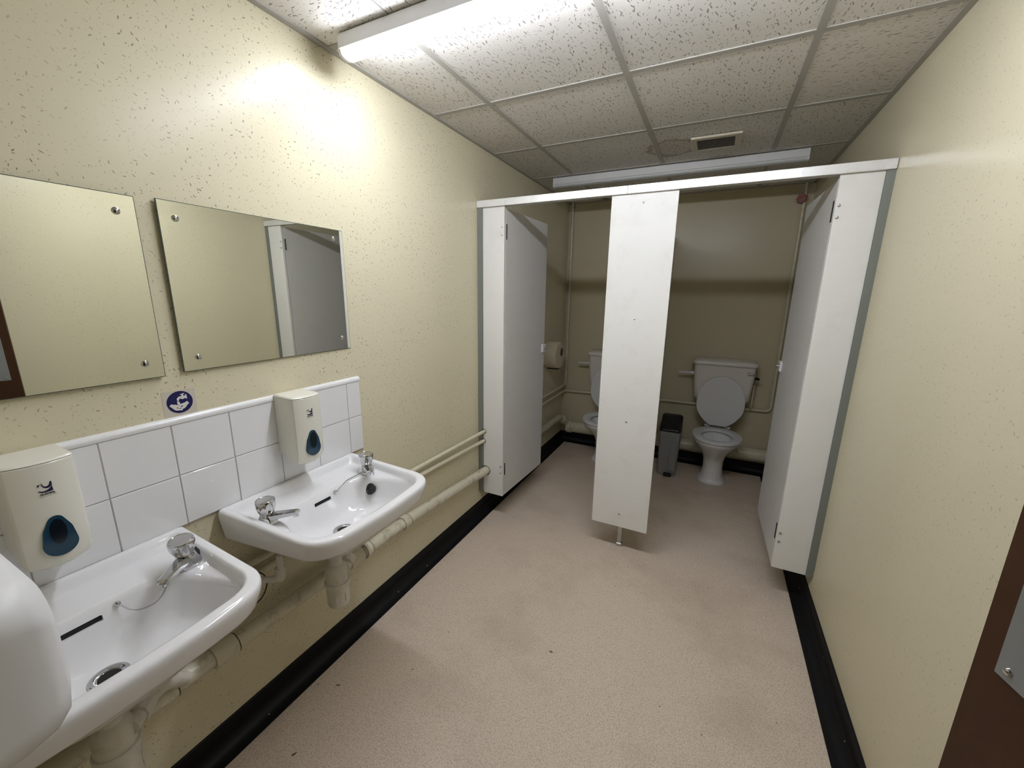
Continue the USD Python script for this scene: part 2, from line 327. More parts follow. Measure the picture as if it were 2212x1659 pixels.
# ------------------------------------------------------------------ lamps and vent
def batten(name, label, x0, x1, y0, lit, flip=1):
    t = thing(name, label, 'light', loc=(x0, y0, H)); L = x1 - x0; w = .062
    obj('body', cat_([box(0, L, 0, w - .0125, -.046, -.0022, .002), box(0, L, w - .0125, w, -.0355, -.0022, .002)]), 'lamp_body', t)
    a = np.linspace(0, PI, 13); prof = [(0.002, -.0465)] + [(w / 2 - (w / 2 - .002) * math.cos(q), -.052 - .015 * math.sin(q) ** .8) for q in a] + [(w - .0015, -.036), (w - .012, -.036), (w - .012, -.0465)]
    obj('diffuser', loft([np.array([[x, y, z] for y, z in prof]) for x in (.012, L - .012)]), 'lamp_lit' if lit else 'lamp_tube', t)
    for e0, e1 in ((0, .0118), (L - .0118, L)):
        obj('end_cap', loft([np.array([[x, y, z] for y, z in prof]) for x in (e0, e1)]), 'lamp_body', t)
    return t
batten('ceiling_light', 'lit white fluorescent batten light glowing on the ceiling', .110, 1.64, 1.107, True)
batten('ceiling_light', 'unlit white fluorescent batten light above the cubicles', .16, 1.70, 2.962, False)
v = thing('ceiling_vent', 'small cream ceiling vent with grey grille between tiles', 'vent', loc=(1.10, 2.54, H))
fr = man(box(0, .245, 0, .215, -.012, 0, .003)) - man(box(.03, .213, .034, .193, -.02, .005))
obj('frame', tri(fr), 'vent_cream', v)
obj('backing', box(.03, .213, .034, .193, -.004, -.001), 'vent_dark', v)
for k in range(12):
    y = .0345 + k * .0133; obj('slat', box(.03, .213, y, y + .006, -.0105, -.0045), 'vent_dark', v, False)

# ------------------------------------------------------------------ mirrors
def mirror(label, y0, y1, z0, z1, yaw, screws):
    t = thing('wall_mirror', label, 'mirror', loc=(.0065, y0, 0), rz=yaw, group=None)
    w = y1 - y0
    obj('glass', box(0, .005, 0, w, z0, z1, .0004), 'mirror_edge', t, False)
    obj('mirror_face', box(.0047, .0056, .0018, w - .0018, z0 + .0018, z1 - .0018), 'mirror_silver', t, False)
    for y, z in screws:
        obj('mirror_screw', dome((.0054, y - y0, z), (1, 0, 0), .0085, .006), 'chrome', t)
mirror('large frameless mirror on the left, nearer the camera', -.075, .531, 1.270, 1.719, 0.0, [(.492, 1.679), (.492, 1.31), (-.035, 1.679), (-.035, 1.31)])
mirror('frameless wall mirror reflecting the white cubicle panel', .574, 1.162, 1.274, 1.724, .80, [(.612, 1.681), (1.121, 1.690), (1.124, 1.319), (.614, 1.311)])

# ------------------------------------------------------------------ tiled splashback
sp = thing('tile_splashback', 'two rows of square white glazed tiles above the basins', 'splashback', loc=(0, 0, 0))
obj('grout_bed', box(.0, .0085, -.078, 1.187, .8335, 1.135), 'grout', sp, False)
js = [-.078, .0735, .2225, .3725, .5215, .6710, .8205, .9695, 1.1185, 1.187]; zs = [.834, .9845, 1.134]
for r in range(2):
    for k in range(len(js) - 1):
        g = .0013; x = .0105 + rng.uniform(-.0004, .0004)
        obj('tile', box(0, x, js[k] + g, js[k + 1] - g, zs[r] + g, zs[r + 1] - g, .0012), 'glazed_tile', sp, False)
a = np.linspace(0, PI / 2, 7)
obj('edge_trim', extr(Polygon([(0, 1.134), (.012, 1.134)] + [(.002 + .011 * math.cos(q), 1.140 + .0125 * math.sin(q)) for q in a] + [(0, 1.1525)]), 1.265, 'xz', -.078), 'white_trim', sp, label='white plastic quadrant edging')

# hand washing sign on a clear sticker
sg = thing('hand_washing_sign', 'round blue hand washing sticker between mirrors and tiles', 'sign', loc=(0, 0, 0))
obj('sticker', extr(Polygon([(.5165, 1.2245), (.5165, 1.1535), (.596, 1.1535), (.596, 1.2245)]), .0004, 'yz', .0001), 'sticker_film', sg, False)
obj('disc', extr(Point(.5565, 1.191).buffer(.031, 24), .0004, 'yz', .0005), 'sign_blue', sg, False)
P = [Polygon(q) for q in (
    [(.559, 1.212), (.563, 1.2135), (.569, 1.2145), (.570, 1.2125), (.565, 1.2110), (.559, 1.2105)], [(.563, 1.2125), (.566, 1.2125), (.5665, 1.207), (.5625, 1.208)],
    [(.564, 1.2100), (.567, 1.2080), (.569, 1.2060), (.572, 1.2100), (.574, 1.2100), (.5745, 1.197), (.572, 1.1975), (.569, 1.2005), (.567, 1.1985), (.562, 1.1975), (.560, 1.2005), (.558, 1.2005), (.555, 1.1985), (.5545, 1.1955), (.550, 1.196), (.550, 1.2015), (.553, 1.205), (.556, 1.207), (.560, 1.2065), (.562, 1.2085)],
    [(.550, 1.1945), (.554, 1.1940), (.555, 1.191), (.5565, 1.187), (.555, 1.183), (.553, 1.182), (.550, 1.184), (.5495, 1.190)],
    [(.531, 1.184), (.535, 1.189), (.539, 1.187), (.545, 1.1855), (.551, 1.1825), (.556, 1.1785), (.558, 1.1755), (.552, 1.1735), (.549, 1.173), (.560, 1.1695), (.559, 1.167), (.545, 1.169), (.541, 1.172), (.536, 1.179)],
    [(.5535, 1.182), (.558, 1.1855), (.564, 1.1865), (.569, 1.188), (.573, 1.1905), (.5775, 1.1835), (.572, 1.179), (.569, 1.1745), (.565, 1.1715), (.560, 1.170), (.553, 1.1715), (.558, 1.174), (.557, 1.178)])]
tap_p = P[0].union(P[1]).union(P[2]); holes = affinity.rotate(affinity.scale(Point(.5595, 1.1785).buffer(1), .0027, .0014), 25).union(affinity.scale(Point(.5485, 1.1755).buffer(1), .0022, .0012))
for nm, q in (('tap_symbol', tap_p), ('water_symbol', P[3].difference(tap_p.buffer(.0006))), ('hand_symbol', P[4].buffer(.0003).difference(holes)), ('hand_symbol', P[5].difference(P[4].buffer(.0008)).difference(holes))):
    obj(nm, extr(q, .0004, 'yz', .0009), 'sign_white', sg, False)

# ------------------------------------------------------------------ soap dispensers (origin on the tiles, behind the body, z = 0 at the floor)
def plan(hw, d, bow, r=.013, x0=0.0):
    y = np.linspace(-1, 1, 17); f = [(d - bow * t * t, t * (hw - r * .25)) for t in y]
    return [(x0, -hw), (d - bow - r, -hw), (d - bow - r * .3, -hw + r * .12)] + f + [(d - bow - r * .3, hw - r * .12), (d - bow - r, hw), (x0, hw)]
def ring_at(hw, d, bow, z, x0=0.0, tilt=0.0): return np.array([[x, y, z - tilt * x] for x, y in plan(hw, d, bow, x0=x0)])
def dispenser(label, yc):
    t = thing('soap_dispenser', label, 'soap dispenser', loc=(.0112, yc, 0), group='soap dispensers')
    h = .0525
    body = tri(man(loft([ring_at(h - .002, .085, .01, .945), ring_at(h, .088, .012, .952), ring_at(h, .104, .013, 1.149)])) +
               man(loft([ring_at(h * .80, .092, .020, .912, .035), ring_at(h * .93, .101, .018, .919, .032), ring_at(h, .107, .014, .938, .03), ring_at(h, .1085, .013, 1.0, .03), ring_at(h, .1085, .013, 1.146, .03), ring_at(h - .001, .107, .013, 1.1485, .03)])))
    obj('body', body, 'dispenser_plastic', t, 30)
    obj('lid', loft([ring_at(h, .1085, .013, 1.1495), ring_at(h, .1085, .013, 1.1525, tilt=.02), ring_at(h - .0035, .1045, .012, 1.1565, tilt=.03)]), 'dispenser_plastic', t, 30)
    q = np.linspace(0, 2 * PI, 56, endpoint=False)
    drop = Point(0, -.0190).buffer(.0262, 24).union(Point(0, .0330).buffer(.0125, 16)).union(affinity.scale(Point(0, .004).buffer(1, 24), .0228, .030)).convex_hull
    oval = affinity.translate(affinity.scale(Point(0, 0).buffer(1), .0125, .0285), 0, .010)
    b = obj('push_button', extr(affinity.translate(drop, 0, .987), .010, 'yz', .1005), 'button_teal', t, 30, label='dark teal drop-shaped push button')
    obj('thumb_recess', extr(affinity.translate(oval, 0, .987), .0012, 'yz', .1101), 'button_dark', b)
    # printed mark and name
    el = lambda cx, cy, rx, ry: affinity.translate(affinity.scale(Point(0, 0).buffer(1, 24), rx, ry), cx, cy)
    top = sbox(0, 0, 1, 1)                                              # u to the right, v downwards
    c1 = el(.66, .10, .37, .52).difference(el(.60, .04, .27, .38)).union(sbox(.84, 0, 1, .40).difference(el(.60, .04, .27, .40))).intersection(top)
    c2 = Polygon([(.03, .72), (.15, .82), (.35, .87), (.6, .82), (.8, .69), (.97, .44), (1.0, .98), (.75, 1.0), (.45, 1.02), (.2, .97), (.03, .84)])
    tr_ = Polygon([(0, .12), (.20, .08), (.05, .34)])
    logo = affinity.affine_transform(c1.union(c2).union(tr_), [.0205, 0, 0, -.0205, -.0125, 1.1085])
    obj('logo_mark', extr(logo, .0006, 'yz', .1084), 'print_navy', t, False)
    tx = meshkit.text_mesh('CLEENOL', .0036, .0006, bold=True); vv = tx.vertices.copy(); vv[:, 0] -= vv[:, 0].mean()
    k = .0215 / (vv[:, 0].max() - vv[:, 0].min()); tx.vertices = np.stack([vv[:, 2] + .1084, vv[:, 0] * k - .001, vv[:, 1] + 1.0825], 1)
    obj('brand_lettering', tx, 'print_navy', t, False)
    obj('strapline', box(.1084, .1088, -.013, .0115, 1.0792, 1.0802), 'print_grey', t, False)
    return t
d0 = dispenser('cream soap dispenser on the tiles between the chrome taps', .8665)
dup(d0, (.0112, .2535, 0), 0, 'cream soap dispenser at the left edge beside the white hand dryer')

# ------------------------------------------------------------------ basins (origin on the wall at floor level, x outward)
def plan_ring(hb, hf, xb, xf, rb, rf, z, bow=0.0, nc=12, ns=26, zf=None, bulge=0.0):
    """rounded quadrilateral: half widths hb (at xb, wall side) and hf (at xf), corner radii, bowed front"""
    c = [np.array(q, float) for q in ((xb, -hb), (xf, -hf), (xf, hf), (xb, hb))]; rad = [rb, rf, rf, rb]; out = []
    for i in range(4):
        a, b, d = c[i - 1], c[i], c[(i + 1) % 4]
        u, w = (a - b) / np.linalg.norm(a - b), (d - b) / np.linalg.norm(d - b); r = rad[i]
        s, e = b + u * r, b + w * r
        for k in range(nc):
            q = k / (nc - 1); out.append((1 - q) ** 2 * s + 2 * q * (1 - q) * (b * .92 + (s + e) * .04) + q * q * e)
        nx = d + (b - d) / np.linalg.norm(b - d) * rad[(i + 1) % 4]
        for k in range(1, ns): out.append(e + (nx - e) * k / ns)
    o = np.array(out); t = (o[:, 0] - xb) / (xf - xb)
    o[:, 0] += bow * t * np.clip(1 - (o[:, 1] / max(hf, 1e-6)) ** 2, -.3, 1)
    if bulge: u = np.clip(t, 0, 1) ** .6; o[:, 1] *= 1 + bulge * 4 * u * (1 - u)
    zz = z + ((zf - z) * t if zf is not None else 0)
    return np.stack([o[:, 0], o[:, 1], np.broadcast_to(zz, (len(o),))], 1)
X0 = .0115
DRX, DRZ = .240, .6845
def washbasin(label, yc):
    t = thing('washbasin', label, 'washbasin', loc=(0, yc, 0), group='washbasins')
    R = plan_ring
    B = dict(bulge=.20)
    rings = [R(.05, .05, .17, .30, .045, .045, .655), R(.11, .10, .08, .335, .06, .07, .662), R(.17, .15, X0, .362, .02, .10, .690), R(.225, .196, X0, .392, .012, .09, .718, .014, zf=.744),
             R(.249, .233, X0, .424, .008, .085, .731, .020, zf=.765), R(.2525, .237, X0, .428, .006, .083, .736, .021, zf=.7685), R(.2555, .2405, X0, .431, .006, .081, .748, .022, zf=.776), R(.2630, .2480, X0, .438, .006, .080, .806, .024), R(.2640, .2492, X0, .4395, .006, .080, .822, .024, zf=.8175),
             R(.2625, .2480, X0, .4385, .006, .079, .8305, .024, zf=.8255), R(.2585, .2440, X0, .4345, .007, .076, .8360, .0235, zf=.8305), R(.2535, .2390, X0 + .001, .429, .009, .073, .8370, .023, zf=.8315), R(.242, .2285, X0 + .013, .415, .014, .066, .8370, .021, zf=.8315), R(.2365, .2235, X0 + .019, .4095, .018, .062, .8340, .019, zf=.8290),
             R(.2325, .2195, X0 + .024, .405, .020, .060, .825, .018, zf=.821), R(.229, .2165, X0 + .029, .402, .022, .058, .815, .018, zf=.812),
             R(.224, .214, X0 + .040, .400, .024, .056, .808, .018), R(.140, .2125, .132, .3985, .040, .055, .8045, .018, **B), R(.130, .2105, .1385, .397, .045, .055, .799, .018, **B), R(.124, .208, .144, .395, .048, .056, .788, .018, **B),
             R(.120, .202, .149, .390, .05, .06, .768, .017, **B), R(.114, .189, .156, .381, .05, .065, .738, .015, **B), R(.104, .170, .164, .365, .05, .07, .714, .012, **B), R(.085, .13, .178, .335, .05, .07, .698, .008, **B), R(.055, .06, .195, .295, .04, .05, .690),
             R(.0235, .0235, DRX - .0235, DRX + .0235, .0233, .0233, .6865)]
    body = loft(rings, True, True)
    slot = sbox(-.030, .7685, .030, .7755).buffer(.0035)
    obj('bowl', minus(body, extr(slot, .03, 'yz', .142)), 'porcelain', t, 40)
    obj('overflow_slot', extr(slot, .0015, 'yz', .1421), 'black_hole', t)
    obj('waste_ring', lathe([(.034, .002), (.033, .0045), (.027, .0055), (.021, .003), (.0205, -.0035), (.0, -.003)], (DRX, 0, DRZ + .003), n=36), 'chrome', t)
    obj('waste_hole', lathe([(.0195, -.004), (.0195, .0012), (.001, .0016)], (DRX, 0, DRZ + .004), n=24), 'black_hole', t)
    return t
b0 = washbasin('white ceramic washbasin farther from the camera, with a black plug on a chain', .860)
dup(b0, (0, .245, 0), 0, 'white ceramic washbasin nearest the camera, cut by the left edge')

# ------------------------------------------------------------------ taps (origin on the basin shelf, spout along +x)
def tap(label, loc, rz, tilt=0):
    t = thing('pillar_tap', label, 'tap', loc=loc, rz=rz, group='basin taps')
    if tilt: UsdGeom.Xform(t).AddRotateYOp().Set(tilt)
    obj('base_washer', lathe([(.020, -.0015), (.0275, -.0012), (.0275, .0008), (.02, .001)], n=24), 'rubber_black', t)
    obj('tap_body', lathe([(.0275, 0), (.0282, .004), (.0265, .010), (.0230, .020), (.0205, .029), (.0175, .033), (.0160, .038), (.001, .0385)], n=32), 'chrome', t)
    def q(x, w, z0, z1, r=.006): return [(x, sy * (w - r), zz) for sy in (-1, 1) for zz in (z0, z1)] + [(x, sy * w, zz) for sy in (-1, 1) for zz in (z0 + r * .6, z1 - r * .6)]
    pts = q(.0, .0165, .010, .032) + q(.055, .0135, .024, .038, .005) + q(.092, .0112, .032, .045, .004) + q(.098, .009, .035, .042, .003)
    sp_ = obj('spout', trimesh.convex.convex_hull(np.array(pts)), 'chrome', t, 25)
    obj('nozzle', cyl((.088, 0, .037), (.089, 0, .025), .0088, .0078, 20), 'chrome', sp_)
    fl = lambda a, k: 1 + (.032 * np.cos(10 * a) if 1 <= k <= 4 else 0)
    kn = obj('knob', lathe([(.013, .0362), (.0195, .0365), (.0225, .043), (.0252, .052), (.0268, .062), (.0275, .070), (.0275, .0745), (.0262, .0775), (.0240, .0785), (.0225, .0772), (.0, .0778)], n=64, wob=fl), 'chrome', t, 30)
    return t
ZS = .8045
t0 = tap('chrome pillar tap on the left of the far basin, beside the soap dispenser', (.160, .657, ZS), 27)
dup(t0, (.155, 1.060, ZS), -38, 'chrome pillar tap at the far right basin corner, with a black plug chain')
nt = tap('chrome pillar tap with a dark reflection painted as a rear flange on the right corner of the near basin', (.166, .443, ZS + .004), -52, 10)
obj('rear_flange', tri(m3.Manifold.batch_hull([man(cyl((0, 0, .001), (0, 0, .010), .021, .018)), man(cyl((-.030, 0, .004), (-.030, 0, .013), .0175, .015))])), 'chrome_dark_reflection', nt, label='rear flange coloured black as a dark chrome reflection')
dup(t0, (.146, .044, ZS), 30, 'chrome pillar tap on the near basin hidden by the hand dryer')

# plug chains
def chain(path, n=70):
    p = bend(path, .03, 8); s = np.r_[0, np.cumsum(np.linalg.norm(np.diff(p, axis=0), axis=1))]; u = np.linspace(0, s[-1], n)
    p = np.stack([np.interp(u, s, p[:, k]) for k in range(3)], 1)
    return tube(p, .0014 + .0006 * (np.arange(n) % 2), 8)
pc = thing('plug_chain', 'metal chain with a black rubber plug hanging in the far basin', 'plug chain')
obj('chain', chain([(.153, .915, .787), (.156, .925, .797), (.150, .960, .809), (.152, 1.038, .812)]), 'steel', pc)
obj('chain', chain([(.172, 1.070, .811), (.192, 1.060, .809), (.205, 1.043, .796), (.210, 1.031, .772)], 40), 'steel', pc)
obj('chain_stay', dome((.1475, .914, .786), (1, 0, .12), .0065, .006), 'chrome', pc)
nrm = np.array([-.12, -1.0, .42]); nrm /= np.linalg.norm(nrm)
obj('plug', lathe([(.0155, -.006), (.0185, .004), (.0215, .005), (.0215, .010), (.0165, .0105), (.015, .008), (.006, .008), (.004, .0105), (.001, .011)], (.214, 1.024, .762), nrm), 'rubber_black', pc)
pc2 = thing('plug_chain', 'loose metal chain without a plug on the near basin', 'plug chain')
obj('chain', chain([(.153, .307, .786), (.178, .322, .764), (.200, .360, .768), (.196, .388, .806), (.186, .400, .814), (.170, .415, .809)]), 'steel', pc2)
obj('chain_stay', dome((.1475, .306, .786), (1, 0, .12), .0065, .006), 'chrome', pc2)

# ------------------------------------------------------------------ hand dryer on the end wall
hd = thing('hand_dryer', 'glossy white rounded hand dryer at the bottom left edge', 'hand dryer', loc=(.566, Y0, 0))
def rr(hw, z0, z1, r, y, n=9):
    c = [(hw - r, z1 - r, 0), (-hw + r, z1 - r, 90), (-hw + r, z0 + r, 180), (hw - r, z0 + r, 270)]; o = []
    for cx, cz, a0 in c:
        for k in range(n): a = math.radians(a0 + 90 * k / (n - 1)); o.append((cx + r * math.cos(a), y, cz + r * math.sin(a)))
    return np.array(o)
obj('cover', loft([rr(.138, .985, 1.192, .03, .002), rr(.139, .984, 1.193, .035, .12), rr(.138, .985, 1.193, .045, .19), rr(.134, .988, 1.190, .048, .215), rr(.125, .996, 1.182, .05, .229), rr(.104, 1.015, 1.160, .045, .237), rr(.05, 1.06, 1.11, .022, .240)]), 'dryer_white', hd, True)
obj('air_outlet', box(-.05, .05, .06, .14, .975, .9838), 'black_hole', hd)

# ------------------------------------------------------------------ pipework on the left wall
pt = thing('copper_pipe', 'upper thin cream painted pipe running along the left wall', 'pipe')
obj('pipe', tube([(.024, -.1, .612), (.024, 1.0, .611), (.024, 1.45, .610), (.040, 2.168, .608), (.040, 3.70, .604)], .0115), 'pipe_cream', pt)
obj('pipe_clip', box(.0005, .036, 1.30, 1.312, .594, .624, .002), 'pipe_cream', pt)
pt = thing('copper_pipe', 'thin cream riser pipe up the left corner of the back wall', 'pipe')
obj('pipe', tube(bend([(.040, 3.701, .604), (.040, 3.806, .604), (.040, 3.806, 2.319)], .10), .0115), 'pipe_cream', pt)
pt = thing('copper_pipe', 'lower thin cream painted pipe along the left wall', 'pipe')
obj('pipe', tube([(.022, -.1, .566), (.022, 1.0, .564), (.022, 1.45, .563), (.038, 2.168, .543), (.036, 3.72, .537)], .0115), 'pipe_cream', pt)
pt = thing('copper_pipe', 'thin cream pipe across the back wall behind both toilets', 'pipe')
obj('pipe', tube(bend([(.036, 3.721, .537), (.036, 3.815, .536), (1.0, 3.815, .558), (1.72, 3.815, .566)], .08), .0115), 'pipe_cream', pt)
for x, z in ((1.675, .568), (.765, .552)):
    obj('branch', tube(bend([(x, 3.80, z), (x, 3.76, z + .03), (x, 3.745, z + .225)], .02), .0075, 10), 'pipe_cream', pt)
pt = thing('copper_pipe', 'thin cream riser pipe in the right corner, below the red valve', 'pipe')
obj('pipe', tube(bend([(1.721, 3.815, .566), (1.822, 3.815, .566), (1.822, 3.815, 2.319)], .09), .0115), 'pipe_cream', pt)
WP = bend([(.052, -.1, .405), (.052, 1.40, .386), (.054, 2.168, .335), (.056, 2.6, .322), (.058, 3.60, .312)], .06)
pt = thing('waste_pipe', 'thick cream waste pipe under the basins along the left wall', 'pipe')
obj('pipe', tube(np.vstack([WP, [(.062, 3.66, .285), (.07, 3.70, .24)]]), .0275, 20), 'waste_cream', pt)
def along(y, p=WP): return np.array([np.interp(y, p[:, 1], p[:, 0]), y, np.interp(y, p[:, 1], p[:, 2])])
for y0, y1, r in ((.50, .565, .034), (.33, .40, .034), (1.015, 1.085, .034), (1.10, 1.13, .036), (1.345, 1.385, .0335)):
    obj('coupling', cyl(along(y0), along(y1), r), 'waste_cream', pt)
    obj('joint_ring', cyl(along(y1), along(y1 + .004), r * .97), 'pipe_joint', pt)
sp_ = thing('soil_pipe', 'fat cream boxed soil pipe along the foot of the back wall', 'pipe')
obj('pipe', tube([(.09, D - .058, .170), (1.85, D - .058, .188)], .053, 28), 'pipe_cream', sp_)
obj('end_collar', lathe([(.053, 0), (.060, .002), (.060, .05), (.053, .052)], (.085, D - .061, .170), (1, 0, 0)), 'pipe_cream', sp_)
obj('junction', tube(bend([(.07, 3.66, .285), (.075, 3.74, .23), (.10, D - .062, .19)], .03), .034, 18), 'pipe_cream', sp_)

# bottle traps
def trap(label, yc):
    t = thing('bottle_trap', label, 'bottle trap', loc=(.215, yc, .035), group='bottle traps')
    obj('cup', lathe([(.030, .368), (.036, .372), (.0375, .385), (.0385, .440), (.0385, .447), (.0, .448)], n=28), 'trap_white', t)
    for k in range(7):
        a = k * 2 * PI / 7; obj('grip_rib', box(.0368, .0405, -.003, .003, .392, .425, .001) if k == 0 else rotz(box(.0368, .0405, -.003, .003, .392, .425, .001), math.degrees(a)), 'trap_white', t)
    obj('collar', lathe([(.040, .447), (.0425, .449), (.0425, .462), (.040, .464), (.0, .464)], n=28), 'trap_white', t)
    obj('upper_body', lathe([(.037, .464), (.037, .505), (.033, .520), (.022, .530), (.022, .560), (.027, .562), (.027, .592), (.018, .595), (.018, .618)], n=28), 'trap_white', t)
    arm = obj('outlet_arm', tube(bend([(0.02, .02, .495), (-.03, .07, .490), (-.105, .13, .445), (-.150, .190, .372)], .05), .019, 16), 'trap_white', t)
    obj('outlet_nut', cyl((-.002, .038, .494), (-.032, .066, .487), .027, .027, 10), 'trap_white', arm)
    obj('outlet_nut', cyl((-.098, .118, .461), (-.125, .136, .449), .026, .026, 10), 'trap_white', arm)
    return t
tr0 = trap('grubby white bottle trap hanging under the far basin', .835)
dup(tr0, (.215, .235, .035), 0, 'grubby white bottle trap under the near basin at the bottom edge')
# supply tails under the basins
def tail(label, y):
    t = thing('supply_tail', label, 'pipe', loc=(0, y, 0), group='supply tails')
    obj('pipe', tube(bend([(.042, -.08, .595), (.075, -.05, .575), (.125, .0, .565), (.120, .0, .650)], .03), .0105, 12), 'trap_white', t)
    obj('elbow', cat_([trimesh.creation.icosphere(2, .0165).apply_translation((.117, -.004, .571)), cyl((.117, 0, .575), (.117, 0, .605), .0155)]), 'trap_white', t)
    obj('elbow_nut', cyl((.075, -.05, .576), (.055, -.064, .584), .0155, .0155, 8), 'trap_white', t)
    return t
s0 = tail('cream pipe elbow under the left corner of the far basin', .70)
dup(s0, (0, .43, 0), 0, 'cream pipe elbow under the right corner of the near basin')
obj('earth_wire', tube(bend([(.036, .655, .60), (.050, .70, .545), (.06, .665, .485), (.05, .60, .48)], .05), .0022, 8), 'rubber_black', label='thin dark wire looping below the gap between basins', cat='wire')

# ------------------------------------------------------------------ cubicles
PB, HB, HT, TH = .173, 1.984, 2.022, .018
def screw(t, x, z, r=.0055, m='chrome', y=S): return obj('screw', dome((x, y, z), (0, -1, 0), r, .004), m, t)
hr = thing('header_rail', 'pale aluminium head rail across the top of the cubicles', 'rail')
for x0, x1 in ((.002, .8678), (.8686, W - .002)):
    obj('rail_length', tri(man(box(x0, x1, S - .014, S + .030, HB, HT, .0015)) - man(box(-.1, W + .1, S + .0004, S + TH - .0004, HB - .02, HT - .008))), 'rail_aluminium', hr, False)
p = thing('pilaster', 'narrow white panel against the left wall with pipes through it', 'panel')
cut = [cyl((.040, 2.0, .608), (.040, 2.4, .608), .0165), cyl((.038, 2.0, .543), (.038, 2.4, .543), .0165), cyl((.054, 2.0, .335), (.054, 2.4, .335), .034)]
obj('panel', minus(box(.036, .179, S, S + TH, PB, HB, .001), *cut), 'melamine_white', p, False)
obj('wall_channel', minus(box(0, .0358, S - .006, S + TH + .008, PB, HB), *cut), 'channel_grey', p, False, label='grey metal wall channel')
for z in (1.872, 1.827, .383, .337): screw(p, .165, z)
p = thing('pilaster', 'wide white middle panel between the two cubicles on a metal foot', 'panel')
obj('panel', box(.789, 1.105, S, S + TH, PB, HB, .001), 'melamine_white', p, False)
for z in (1.941, 1.377, .815, .253): screw(p, .946, z, .0048, 'steel')
p = thing('pilaster', 'white panel against the right wall with a grey channel', 'panel')
obj('panel', box(1.710, 1.853, S, S + TH, PB, HB, .001), 'melamine_white', p, False)
obj('wall_channel', box(1.8532, W, S - .006, S + TH + .008, PB, HB), 'channel_grey', p, False, label='grey metal wall channel')
for z in (1.866, 1.820, .365, .319): screw(p, 1.723, z, .0065)
p = thing('cubicle_partition', 'white dividing panel behind the wide middle panel', 'partition')
obj('panel', minus(box(.937, .955, S + TH, D - .003, PB, 1.975, .001), box(.9, 1.0, D - .13, D + .1, 0, .25), box(.9, 1.0, D - .06, D + .1, .53, .59)), 'melamine_shaded', p, False)
obj('foot', cat_([box(.934, .958, S + .072, S + .096, .012, PB + .06, .002), box(.930, .962, S + .068, S + .100, 0, .022, .002)]), 'steel', p)
def cdoor(label, hx, ex, ey, side, edge):
    """leaf from the hinge (hx, S + TH) to its far edge (ex, ey); side: +1 when the face seen is its right side"""
    hy = S + TH + .002; L = math.hypot(ex - hx, ey - hy); a = math.degrees(math.atan2(ey - hy, ex - hx))
    t = thing('cubicle_door', label, 'door', loc=(hx, hy, 0), rz=a, group='cubicle doors')
    y0, y1 = (0, .018) if side < 0 else (-.018, 0)
    obj('leaf', box(.004, L, y0, y1, PB, 1.975, .001), 'melamine_shaded', t, False)
    fy = 0; s = -1 if side < 0 else 1
    for z in (1.848, .36): obj('hinge', box(.004, .012, min(fy, fy + s * .004), max(fy, fy + s * .004), z - .042, z + .042, .001), 'rubber_black', t)
    lk = obj('lock', box(L - .05, L + .004, min(fy, fy + s * .012), max(fy, fy + s * .012), 1.075, 1.135, .003), 'white_trim', t)
    obj('bolt', cyl((L - .02, fy + s * .012, 1.105), (L - .02, fy + s * .026, 1.105), .009), 'steel', lk)
    obj('keep', box(L, L + .003, y0 + .001, y1 - .001, 1.080, 1.130), 'steel', lk)
    return t
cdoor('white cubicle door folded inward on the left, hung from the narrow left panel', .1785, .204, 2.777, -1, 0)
cdoor('white cubicle door folded inward on the right, beside the right wall panel', 1.7105, 1.698, 2.777, 1, 0)

